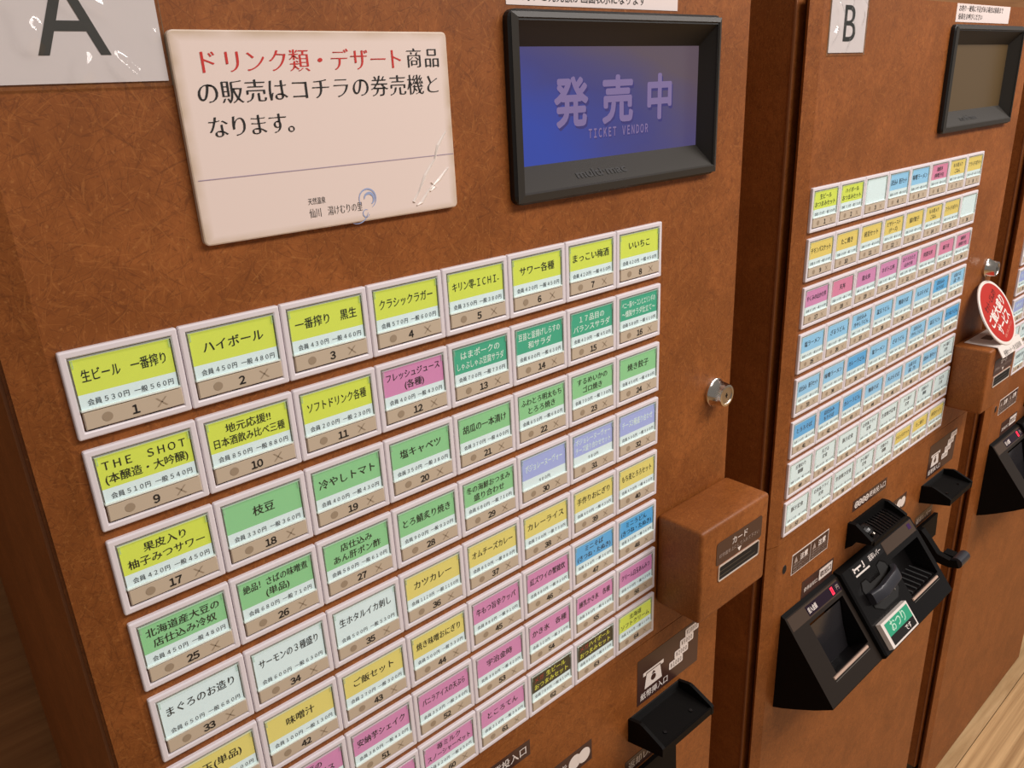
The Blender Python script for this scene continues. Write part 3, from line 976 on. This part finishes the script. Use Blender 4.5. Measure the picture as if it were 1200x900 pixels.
# ------------------------------------------------------------------ sheets and signs
def laminated(name, label, u0, u1, v0, v1, letter, lu, lv, lh, fit):
    root = thing(name, label, 'sign', W(u0, v1, DZ))
    ofs = off(-u0, -(v1 - VF) , -DZ)
    b = MB()
    b.rects(u0 + .03, u1 - .03, v0 + .03, v1 - .04, [(0, DZ - 0.004), (0, DZ - 0.014)], mat('sheet_paper', (228, 214, 217), 0.5))
    b.text(letter, lu, lv, lh, GREYINK if letter == 'A' else INK, DZ - 0.017, fit=fit, res=6)
    link('paper', b.mesh('paper'), root, ofs)
    b = MB()
    n = 70
    vs, fs = [], []
    bl = [(random.uniform(u0 + .1, u1 - .1), random.uniform(v0 + .1, v1 - .1), random.uniform(.04, .09), random.uniform(.035, .07), random.uniform(-1, 1)) for _ in range(9)]
    if letter == 'A':
        bl += [(0.72, -2.19, .07, .07, .4), (1.02, -2.2, .06, .075, -.5), (0.40, -2.7, .07, .06, .2), (1.3, -2.45, .03, .03, 0), (1.1, -2.14, .03, .03, 0)]
    def lift(u, v):
        h = 0
        for a, c, r, k, sk in bl:
            x, y = u - a + sk * (v - c), (v - c) * 0.6
            h += k * 0.8 * math.exp(-(x * x + y * y) / (r * r))
        return h
    for j in range(n + 1):
        for i in range(n + 1):
            u, v = u0 + (u1 - u0) * i / n, v0 + (v1 - v0) * j / n
            vs.append((u, v, DZ - 0.024 - (lift(u, v) if 0 < i < n and 0 < j < n else 0)))
    for j in range(n):
        for i in range(n):
            a = j * (n + 1) + i
            fs.append((a + n + 1, a + n + 2, a + 1, a))
    b.add(vs, fs, CLEAR)
    b.rects(u0, u1, v0, v1, [(0, DZ - 0.002), (0, DZ - 0.024)], EDGE, cap1=False)
    link('plastic_film', b.mesh('film', smooth=True), root, ofs)
laminated('letter_sheet', 'white laminated sheet with a large grey letter A beside the notice board', 0.05, 1.385, -3.1, -2.055, 'A', 0.675, -2.30, 0.86, 0.53)
laminated('letter_sheet', 'narrow white laminated sheet with a black letter B on the middle machine', MP + 0.13, MP + 1.44, -3.14, -2.19, 'B', MP + 0.83, -2.41, 0.84, 0.42)

def notice_board():
    u0, u1, v0, v1 = 1.39, 4.29, -2.49, -0.68
    root = thing('notice_board', 'worn white board with red and black lettering beside the blue screen', 'sign', W(u0, v1, DZ))
    ofs = off(-u0, -(v1 - VF), -DZ)
    b = MB()
    b.rects(u0, u1, v0, v1, [(0, DZ), (0, DZ - 0.018), (0.006, DZ - 0.02), (0.006, DZ - 0.026), (0, DZ - 0.028), (0, DZ - 0.052), (0.012, DZ - 0.058)], WORN, r=0.05)
    z = DZ - 0.061
    T = dict(thin=0.026, bold=0.013, res=4)
    b.spread('ドリンク類・デザート', 1.60, 3.74, -2.155, 0.215, RED, z, **T)
    b.spread('商品', 3.76, 4.18, -2.165, 0.205, INK, z, **T)
    b.spread('の販売はコチラの券売機と', 1.55, 4.17, -1.905, 0.215, INK, z, **T)
    b.spread('なります。', 1.60, 2.55, -1.62, 0.205, INK, z, **T)
    b.quad(u0 + 0.04, u1 - 0.01, -1.262, -1.254, z, mat('lilac_rule', (168, 150, 170), 0.6))
    b.text('天然温泉', 2.46, -0.925, 0.07, GREYINK, z, align='l', fit=0.19)
    b.text('仙川　湯けむりの里', 2.46, -0.80, 0.10, INK, z, align='l', fit=0.60, thin=0.018)
    blue = mat('pale_blue_ink', (158, 174, 214), 0.6)
    def ring(cu, cv, r0, r1, a0, a1):
        n = 18
        vs, fs = [], []
        for i in range(n + 1):
            a = math.radians(a0 + (a1 - a0) * i / n)
            tpr = math.sin(math.pi * i / n) * 0.7 + 0.3
            for r in (r0, r0 + (r1 - r0) * tpr):
                vs.append((cu + r * math.cos(a), cv + r * math.sin(a), z - 0.001))
        for i in range(n):
            fs.append((2 * i, 2 * i + 1, 2 * i + 3, 2 * i + 2))
        b.add(vs, fs, blue)
    ring(3.13, -0.90, 0.095, 0.11, 150, 420)
    ring(3.145, -0.895, 0.05, 0.078, 190, 420)
    ring(3.10, -0.76, 0.035, 0.045, 20, 300)
    ring(2.98, -0.82, 0.15, 0.16, 20, 110)
    link('board', b.mesh('board'), root, ofs)
    # peeled creases in the lower corner
    b = MB()
    for pts in (((4.20, -1.50), (4.08, -1.36), (4.02, -1.22), (3.88, -1.06), (3.78, -0.90), (3.70, -0.80)), ((4.20, -1.12), (4.06, -1.0), (3.93, -0.92), (3.80, -0.78), (3.74, -0.76)), ((3.95, -0.98), (4.0, -0.93), (3.93, -0.89))):
        L = []
        for k, (u, v) in enumerate(pts):
            wd = 0.010 + 0.010 * (k % 2)
            L.append([(u - wd, v - wd * 0.6, z + 0.002), (u, v, z - 0.010), (u + wd, v + wd * 0.6, z + 0.002)])
        b.loft(L, mat('peeled_film', (246, 234, 226), 0.25), closed=False, cap0=False, cap1=False)
    link('peeled_crease', b.mesh('crease'), root, ofs)

def worn_board():
    m = bpy.data.materials.new('worn_board')
    m.use_nodes = True
    t = NT(m)
    b = m.node_tree.nodes['Principled BSDF']
    g = t.n('ShaderNodeTexCoord').outputs['Generated']
    sp = t.n('ShaderNodeSeparateXYZ')
    t.l(g, sp.inputs[0])
    n = t.n('ShaderNodeTexNoise', Scale=9.0, Detail=4.0)
    t.l(g, n.inputs['Vector'])
    ex = t.math('MINIMUM', sp.outputs[0], t.math('SUBTRACT', 1.0, sp.outputs[0]))
    ez = t.math('MINIMUM', sp.outputs[2], t.math('SUBTRACT', 1.0, sp.outputs[2]))
    e = t.math('MINIMUM', ex, t.math('MULTIPLY', ez, 0.7))
    f = t.math('SUBTRACT', 1.0, t.math('MULTIPLY', e, 28.0))
    f = t.math('MULTIPLY', t.math('MAXIMUM', f, 0.0), t.math('MULTIPLY', n.outputs['Fac'], 1.3))
    t.l(t.mix(f, srgb(240, 222, 214), srgb(196, 172, 140)), b.inputs['Base Color'])
    b.inputs['Roughness'].default_value = 0.4
    return m
WORN = worn_board()
notice_board()

def caption_strip(label, u0, u1, v0, v1, lines, h):
    root = thing('caption_strip', label, 'sticker', W(u0, v1, DZ))
    b = MB()
    b.rects(u0, u1, v0, v1, [(0, DZ), (0, DZ - 0.006)], PAPER)
    for k, t in enumerate(lines):
        v = v0 + (v1 - v0) * (k + 0.78) / len(lines) - 0.02 * k
        b.text(t, u0 + 0.12, v, h, INK, DZ - 0.009, align='l', maxw=(u1 - u0) * (0.92 if k == 0 else 0.74), bold=0.006)
    link('strip', b.mesh('strip'), root, off(-u0, -(v1 - VF), -DZ))
caption_strip('white caption strip with small black writing just above the lit blue screen', 5.2, 8.28, -3.13, -2.785, ['こちらの画面に金額が表示されますので', '　お釣りと発売額が画面表示になります'], 0.15)
caption_strip('white caption strip with two lines just above the dark screen of the middle machine', MP + 5.3, MP + 8.3, -3.14, -2.79, ['お釣り・硬貨に不足がある場合は係員まで', '係員をお呼びください'], 0.13)

def oval_sign():
    root = thing('oval_sign', 'red oval stand sign with white rim on the middle machine card box', 'sign', W(MP + 9.1, 4.92, -0.45))
    ofs = off(-(MP + 9.1), -(4.92 - VF), 0.45)
    white = mat('white_card_stand', (232, 222, 214), 0.35)
    b = MB()
    u0 = MP + 8.42
    u1 = MP + 9.95
    # base sheet, with a folded front lip
    th = 0.02
    b.prism([(4.915, -0.10), (4.90, -0.10), (4.885, -0.90), (5.14, -1.06), (5.15, -1.04), (4.905, -0.89)], u0, u1, white)
    b.box(u0 + 0.55, u0 + 0.95, 4.885, 4.895, -0.55, -0.3, mat('grey_hole', (110, 84, 66), 0.6))
    nz = -0.93
    for t, k in (('各種セット・丼 全品対象', 0),):
        b.text(t, (u0 + u1) / 2, 5.11, 0.13, GREYINK, fn=lambda x, y: (x, y, -0.90 - (y - 4.885) * 0.627 - 0.012), fit=1.2)
    link('stand', b.mesh('stand'), root, ofs)
    b = MB()
    c = Vector((MP + 9.20, 4.18, -0.507))
    ea = Vector((0.930, -0.320, 0.188)).normalized()      # text direction: the disc is stuck on askew and leans back
    eb = Vector((0.370, 0.800, -0.470)).normalized()
    en = ea.cross(eb).normalized()
    def pt(x, y, h=0.0):
        return tuple(c + ea * x + eb * y - en * h)
    n = 48
    def L(k, h):
        return [pt(0.94 * k * math.cos(t), 0.88 * k * math.sin(t), h) for t in [2 * math.pi * i / n for i in range(n)]]
    b.loft([L(1, -0.03), L(1, 0.0), L(0.99, 0.005)], white, True, True)
    b.loft([L(0.91, 0.007), L(0.90, 0.009)], mat('red_print', (188, 40, 28), 0.35), False, True)
    f = lambda x, y: pt(x, y, 0.013)
    b.text('セット・どんぶり', 0, -0.30, 0.22, mat('dark_red_ink', (70, 20, 16), 0.5), fit=1.02, bold=0.02, fn=f)
    b.text('ご飯大盛り', 0, 0.08, 0.34, WHITEINK, fit=1.36, bold=0.03, fn=f)
    b.text('サービス', 0, 0.44, 0.34, WHITEINK, fit=1.0, bold=0.03, fn=f)
    b.text('係員にお申し付けください', 0, 0.60, 0.1, mat('pale_red_ink', (232, 150, 130), 0.5), fit=0.8, fn=f)
    link('oval_board', b.mesh('oval'), root, ofs)
oval_sign()

def change_sign():
    root = thing('change_sign', 'small white framed plate with a green panel stuck on the middle machine ticket outlet', 'sign', (MP * U, 0, 0))
    b = MB()
    x0, x1, s0, s1 = 2.86, 4.22, 1.40, 2.04
    h0 = RH
    sbox(b, x0, x1, s0, s1, h0 + 0.004, h0 + 0.13, mat('white_card_stand'), 0.01)
    f, g = slant(h0 + 0.134), slant(h0 + 0.138)
    b.add([f(x0 + .12, s0 + .07), f(x1 - .06, s0 + .07), f(x1 - .06, s0 + .38), f(x0 + .12, s0 + .38)], [(0, 1, 2, 3)], mat('green_print', (52, 160, 122), 0.3))
    b.add([f(x0 + .12, s0 + .38), f(x1 - .06, s0 + .38), f(x1 - .06, s1 - .05), f(x0 + .12, s1 - .05)], [(0, 1, 2, 3)], mat('black_print', (34, 32, 30), 0.2))
    b.text('おつり', (x0 + x1) / 2, s0 + 0.32, 0.30, mat('pale_green_ink', (190, 232, 208), 0.4), fn=g, fit=0.72, bold=0.02)
    b.text('です', x1 - 0.42, s0 + 0.54, 0.15, WHITEINK, fn=g, fit=0.28, bold=0.02)
    link('plate', b.mesh('plate', fix=False), root)
change_sign()
